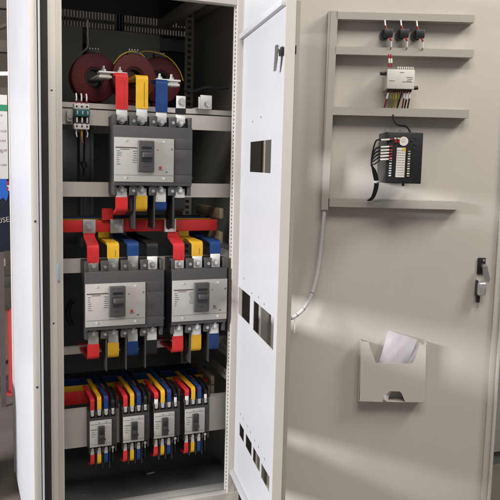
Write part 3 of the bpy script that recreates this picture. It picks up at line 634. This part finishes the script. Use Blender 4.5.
# small breaker straps
G4 = 'sleeved straps on the small breakers'
ORD = ('first', 'second', 'third', 'fourth')
for i, X in enumerate(SX):
    for k in range(4):
        col = ('red', 'yellow', 'blue', 'black')[k]; xc = X + (k + .5) * SP
        ye = (0.205, 0.262, 0.350, 0.42)[k]; z = SZ + 0.198 + (0.006 if k in (1, 2) else 0)
        lugm = 'ferrule' if (i >= 2 and k in (0, 3)) else 'tin'
        zl = SZ + 0.160 + (0.016 if lugm == 'ferrule' else 0)
        strap(col, xc, 0.0145 if k < 3 else 0.011, [(ye + .008, z), (0.050, z), (0.050, zl)] if k < 3 else [(0.33, z + .004), (0.085, z + .004), (0.050, z - 0.014), (0.050, zl)], f'{col} strap running forward and down into the {ORD[i]} small breaker', G4, (0.048, SZ + 0.140, zl + 0.001, lugm), t=0.006)
        strap(col, xc, 0.0145 if k < 3 else 0.004, [(0.050, SZ - 0.006), (0.050, SZ - 0.042 - .006 * (i % 2)), (0.10, SZ - 0.056)], f'{col} tail hanging under the {ORD[i]} small breaker', G4, (0.048, SZ - 0.007, SZ + 0.016, 'pale' if (i == 2 and k == 3) else 'tin'), t=0.006)

# ================================================================== current transformers
def ring(m, c, ro, ri, y0, y1, n=48, bev=0.006, sz=1.0):
    prof = [(ri, y1), (ri, y0 + 0.003), (ri + 0.004, y0), (ro - bev, y0), (ro - bev * .3, y0 + bev * .3), (ro, y0 + bev), (ro, y1 - bev), (ro - bev, y1)]
    rows = [[m.bm.verts.new((c[0] + rr * math.cos(2 * math.pi * k / n), y, c[1] + sz * rr * math.sin(2 * math.pi * k / n))) for rr, y in prof] for k in range(n)]
    for k in range(n):
        a, b = rows[k], rows[(k + 1) % n]
        for j in range(len(prof)): m.bm.faces.new((a[j], a[(j + 1) % len(prof)], b[(j + 1) % len(prof)], b[j]))
    return m
def ct_(x, y, z, ro, label, th=0.07):
    r = root('current_transformer', label, 'current transformer', (x, y, z - ro), CAB, 'ring current transformers')
    part(ring(MB(), (x, z), ro, 0.034, y, y + th, sz=1.06), 'ring', 'maroon', r)
    part(ring(MB(), (x, z), 0.0335, 0.028, y + 0.004, y + th - 0.004, 32, 0.002, sz=1.06), 'bore', 'winding', r)
    ro_ = ro; ro = ro * 1.06
    part(MB().box(x - 0.022, x + 0.022, y + 0.010, y + 0.035, z + ro - 0.003, z + ro + 0.012, 0.002), 'terminal_block', 'body', r)
    for k in range(4): part(MB().cyl((x - 0.015 + k * 0.010, y + 0.018, z + ro + 0.011), (x - 0.015 + k * 0.010, y + 0.018, z + ro + 0.017), 0.003, 8), 'terminal_screw', 'zinc', r)
    part(MB().box(x - 0.030, x + 0.030, y + 0.008, y + 0.042, z - ro - 0.014, z - ro + 0.006, 0.003), 'foot', 'maroon', r)
    return r
ct_(0.249, 0.245, 1.803, 0.084, 'maroon ring transformer at the left above the top breaker')
ct_(0.382, 0.190, 1.806, 0.081, 'maroon ring transformer in the middle, in front of its neighbours')
ct_(0.502, 0.27, 1.812, 0.083, 'maroon ring transformer at the right above the top breaker')
# primary conductors and links
for (x, x0, x1, z, y, lb) in ((0.255, 0.232, 0.330, 1.802, 0.09, 'tinned link bar from left transformer across to the red strap'), (0.497, 0.432, 0.522, 1.790, 0.09, 'tinned link bar from right transformer across to the blue strap')):
    r = root('link_bar', lb, 'link bar', (x0, y, z), CAB, 'tinned link bars at the transformers')
    part(MB().box(x0, x1, y - 0.018, y + 0.022, z - 0.001, z + 0.005, 0.001), 'flat_bar', 'tin', r)
    part(MB().box(x - 0.018, x + 0.018, y - 0.010, 0.62, z - 0.0085, z - 0.0015, 0.001), 'primary_bar', 'tin', r)
    part(MB().box(x - 0.022, x + 0.022, y - 0.016, y + 0.03, z - 0.017, z - 0.009, 0.001), 'washer_plate', 'pale', r)
    for bx in (x - 0.004, x0 + 0.075 if x < .4 else x0 + .018):
        part(MB().cyl((bx, y, z - 0.02), (bx, y, z + 0.024), 0.0045, 10).cyl((bx, y, z + 0.005), (bx, y, z + 0.013), 0.009, 6), 'bolt', 'zinc', r)
solo(MB().box(0.368, 0.402, 0.19, 0.62, 1.788, 1.796, .001), 'primary_bar', 'yellow', 'yellow bar passing back through the middle ring transformer', 'busbar', (0.385, 0.19, 1.788))
for x, y, z in ((0.256, 0.40, 1.90), (0.386, 0.38, 1.90)):
    pass
solo(MB().tube(bez([(0.310, 0.21, 1.850), (0.335, 0.20, 1.882), (0.372, 0.20, 1.899), (0.410, 0.205, 1.893), (0.428, 0.215, 1.880)]), 0.0022), 'signal_wire', 'wireyel', 'thin yellow wire arching over the middle ring transformer', 'wire', (0.31, 0.21, 1.85))
solo(MB().tube(bez([(0.40, 0.26, 1.898), (0.44, 0.255, 1.913), (0.50, 0.255, 1.908), (0.545, 0.258, 1.885), (0.575, 0.262, 1.850), (0.590, 0.265, 1.815)]), 0.0022), 'signal_wire', 'wireyel', 'thin yellow wire arching over the right ring transformer', 'wire', (0.40, 0.26, 1.898))
solo(MB().tube(bez([(0.20, 0.30, 1.885), (0.235, 0.32, 1.92), (0.238, 0.33, 1.97), (0.238, 0.33, 2.02)]), 0.003), 'signal_wire', 'conduit', 'grey wire rising above the left ring transformer', 'wire', (0.2, 0.30, 1.885))
solo(MB().tube(bez([(0.575, 0.20, 1.775), (0.60, 0.18, 1.768), (0.65, 0.16, 1.785), (0.69, 0.16, 1.783), (0.74, 0.17, 1.79)]), 0.005), 'signal_wire', 'black', 'thick black wire lying behind the bolted angle plate', 'wire', (0.575, 0.2, 1.775))

# ================================================================== miniature breaker on the rail, top left
mc = root('miniature_breaker', 'small three pole fuse switch with teal band on upper rail', 'miniature breaker', (0.152, 0.10, 1.60), CAB)
x0, x1 = 0.149, 0.2005
part(MB().box(x0, x1, 0.075, 0.112, 1.675, 1.6935, 0.002), 'upper_housing', 'pale', mc)
part(MB().box(x0 + 0.001, x1 - 0.001, 0.060, 0.112, 1.650, 1.6745, 0.002), 'teal_band', 'teal', mc)
part(MB().box(x0, x1, 0.078, 0.112, 1.627, 1.6495, 0.001), 'centre_housing', 'bodyd', mc)
part(MB().box(x0, x1, 0.075, 0.112, 1.6075, 1.6265, 0.002), 'lower_housing', 'pale', mc)
for k in range(3):
    xc = x0 + 0.0086 + k * 0.0172
    part(MB().box(xc - .003, xc + .002, 0.066, 0.079, 1.629, 1.648, .001), 'switch_lever', 'pale', mc)
    for z in (1.684, 1.617): part(MB().cyl((xc, 0.076, z), (xc, 0.0735, z), 0.0032, 10), 'terminal_screw', 'bodyd', mc)
    part(MB().box(xc - .0015, xc + .0015, 0.058, 0.0605, 1.657, 1.668), 'band_mark', 'pale', mc)
    part(MB().cyl((xc, 0.085, 1.693), (xc, 0.085, 1.704), 0.0030, 8), 'wire_boot', 'wirered', mc)
    part(MB().tube(bez([(xc, 0.085, 1.703), (xc + .001, 0.087, 1.715), (xc + .001, 0.095, 1.728)]), 0.0026), 'ferrule', 'ferrule', mc)
    part(MB().tube(bez([(xc, 0.088, 1.608), (xc + .002 * k, 0.088, 1.594), (xc + .003, 0.092, 1.582)]), 0.0024), 'ferrule', 'ferrule' if k != 1 else 'wireyel', mc)
part(MB().tube(bez([(x0 + 0.0258, 0.09, 1.60), (x0 + 0.028, 0.09, 1.575), (x0 + 0.032, 0.095, 1.563)]), 0.003), 'wire', 'wirecop', mc)
lb_ = root('rail_clip', 'small grey end clip on the upper rail left of the fuse switch', 'clip', (0.128, 0.10, 1.63), CAB)
part(MB().box(0.126, 0.144, 0.088, 0.112, 1.632, 1.668, 0.002), 'clip_body', 'inner', lb_)
part(MB().cyl((0.137, 0.0885, 1.648), (0.137, 0.084, 1.648), 0.006, 12), 'screw', 'zinc', lb_)
solo(MB().tube(bez([(0.195, 0.15, 1.62), (0.196, 0.16, 1.55), (0.197, 0.18, 1.46), (0.196, 0.18, 1.40)]), 0.0035).cyl((0.192, 0.165, 1.50), (0.199, 0.165, 1.475), 0.011, bev=.003), 'control_cable', 'black', 'black cable with a grommet hanging left of the top breaker', 'cable', (0.195, 0.15, 1.62))
pts = [(0.152, 0.12, 1.01), (0.140, 0.14, 0.99), (0.135, 0.16, 0.95), (0.150, 0.18, 0.91)]
solo(MB().tube(bez(pts), 0.010), 'control_cable', 'black', 'thick black cable looping left of the left middle breaker', 'cable', (0.152, 0.12, 1.01))

for k, (x, y, c, nm, lb) in enumerate(((0.20, 0.22, 'zinc', 'loose_washer', 'loose steel washer lying on the cabinet floor, left'), (0.47, 0.30, 'zinc', 'loose_bolt', 'loose bolt lying on the cabinet floor, centre'))):
    solo(MB().cyl((x, y, 0.2312), (x, y, 0.2335), 0.011, 18) if k == 0 else MB().cyl((x, y, 0.2361), (x + 0.03, y + 0.006, 0.2361), 0.0045, 10).cyl((x, y, 0.2385), (x - 0.006, y - 0.001, 0.2385), 0.008, 6), nm, c, lb, 'fastener', (x, y, 0.231))
# ================================================================== workshop at the left
rkb = root('storage_rack', 'dark rusty steel storage rack in the background at left', 'rack', (-0.2, 3.4, 0))
for x in (-0.28, 0.34): part(MB().box(x, x + 0.08, 3.4, 3.48, 0, 3.4, 0.004), 'upright', 'rack', rkb)
for z in (0.50, 1.02, 1.95, 2.30, 2.62): part(MB().box(-0.28, 0.42, 3.38, 3.46, z, z + 0.09, 0.004), 'beam', 'rack', rkb)
part(MB().cyl((-0.28, 3.46, 2.3), (0.38, 3.46, 2.62), 0.02), 'brace', 'rack', rkb)
tb = root('white_rod', 'white plastic rod end sticking out above the banner at left', 'rod', (0.02, 2.0, 1.98))
part(MB().cyl((-0.12, 2.1, 1.985), (0.072, 1.95, 1.985), 0.012, bev=.003), 'rod', 'tube', tb)
bn = root('printed_banner', 'white and navy printed banner with green stripe behind cabinet at left', 'banner', (-0.25, 2.0, 0.96))
part(MB().box(-0.5, 0.0615, 2.0, 2.012, 1.385, 1.868), 'white_panel', 'bannerw', bn)
part(MB().box(-0.5, 0.0618, 1.997, 1.9995, 1.776, 1.812), 'green_stripe', 'bannerg', bn)
part(MB().box(-0.5, 0.075, 2.001, 2.011, 0.96, 1.384), 'navy_panel', 'bannern', bn)
part(MB().prism([(-0.5, 1.384), (0.052, 1.384), (0.062, 1.30), (0.05, 1.255), (0.03, 1.275), (0.0, 1.25), (-0.5, 1.22)], 1.997, 2.0005), 'blue_print', 'bannerb', bn)
part(MB().box(0.053, 0.074, 1.996, 2.0, 1.315, 1.372), 'flag_print', 'redpaint', bn)
part(MB().box(0.053, 0.074, 1.9945, 1.9958, 1.340, 1.348).box(0.061, 0.066, 1.9945, 1.9958, 1.315, 1.3398), 'flag_cross', 'bannerw', bn)
m = MB()
for z, x1 in ((1.70, 0.02), (1.655, 0.05), (1.60, 0.045), (1.545, 0.05), (1.535, 0.03), (1.46, 0.048), (1.745, 0.03)):
    x = -0.2
    while x < x1:
        ww = 0.01 + 0.03 * random.random(); m.box(x, min(x + ww, x1), 1.997, 1.9995, z, z + 0.012); x += ww + 0.008
part(m, 'small_print', 'bannert', bn, kind='stuff')
cu = bpy.data.curves.new('lettering', 'FONT'); cu.body = 'LA USE'; cu.size = 0.042; cu.extrude = 0.0008; cu.align_x = 'RIGHT'
to = bpy.data.objects.new('tmp', cu); scene.collection.objects.link(to); bpy.context.view_layer.update()
me = bpy.data.meshes.new_from_object(to.evaluated_get(bpy.context.evaluated_depsgraph_get())); bpy.data.objects.remove(to)
me.transform(Matrix.Translation((0.066, 1.9985, 1.135)) @ Matrix.Rotation(R(90), 4, 'X') @ Matrix.Rotation(R(9), 4, 'Z')); m = MB(); m.bm.from_mesh(me)
part(m, 'lettering', 'bannert', bn)
for x in (-0.45, 0.0): part(MB().box(x, x + 0.03, 2.013, 2.03, 0.0, 1.86), 'stand_post', 'rack', bn)
bm_ = root('timber_beam', 'pale timber beam lying on a dark trestle behind banner at left', 'beam', (-0.2, 2.5, 0.80))
part(MB().box(-0.7, 0.07, 2.5, 2.6, 0.795, 0.845, 0.004), 'beam', 'beige', bm_)
for x in (-0.6, -0.05): part(MB().box(x, x + 0.06, 2.51, 2.59, 0.0, 0.794), 'trestle_leg', 'rack', bm_)
part(MB().box(-0.6, 0.05, 2.52, 2.58, 0.62, 0.68), 'cross_bar', 'rack', bm_)
for k, (x, y) in enumerate(((-0.02, 2.95), (-0.33, 3.0))):
    dr = root('cable_drum', ('brown wooden cable drum on the floor beside the red post', 'brown wooden cable drum further left behind the banner')[k], 'cable drum', (x, y, 0), CAB, 'wooden cable drums')
    for yy in (y, y + 0.18): part(MB().cyl((x, yy, 0.22), (x, yy + 0.03, 0.22), 0.22, 28, bev=0.004), 'flange', 'drumwood', dr)
    part(MB().cyl((x, y + 0.03, 0.22), (x, y + 0.18, 0.22), 0.12, 20), 'core', 'black', dr)
rp = root('red_post', 'red rounded post standing on the floor behind cabinet side', 'post', (0.086, 2.25, 0))
part(MB().cyl((0.092, 2.25, 0.02), (0.092, 2.25, 0.56), 0.032, 20, bev=0.012), 'shaft', 'redpaint', rp)
part(MB().cyl((0.092, 2.25, 0.0), (0.092, 2.25, 0.02), 0.05, 20, bev=0.004), 'foot', 'redpaint', rp)
solo(MB().box(-1.2, 0.6, 2.32, 2.42, 0.0, 0.075, 0.006), 'floor_beam', 'rack', 'long dark steel beam lying across the floor behind at left', 'beam', (-0.3, 2.37, 0))
wd = root('plastic_drum', 'pale plastic drum at the bottom left corner', 'drum', (-0.28, 0.75, 0))
part(MB().cyl((-0.29, 0.9, 0), (-0.29, 0.9, 0.50), 0.215, 32, bev=0.02), 'barrel', 'sack', wd)
part(MB().cyl((-0.29, 0.9, 0.50), (-0.29, 0.9, 0.53), 0.19, 32, bev=0.006), 'lid', 'sack', wd)
# neighbouring cabinet at the far right
nb = root('neighbour_cabinet', 'grey green cabinet edge behind the outer door at far right', 'cabinet', (2.1, 0.3, 0))
part(MB().box(1.75, 2.5, 0.3, 1.1, 0.08, 2.2, 0.006), 'body', 'inner', nb)
part(MB().box(1.78, 2.47, 0.33, 1.07, 0.0, 0.08), 'plinth', 'dark', nb)
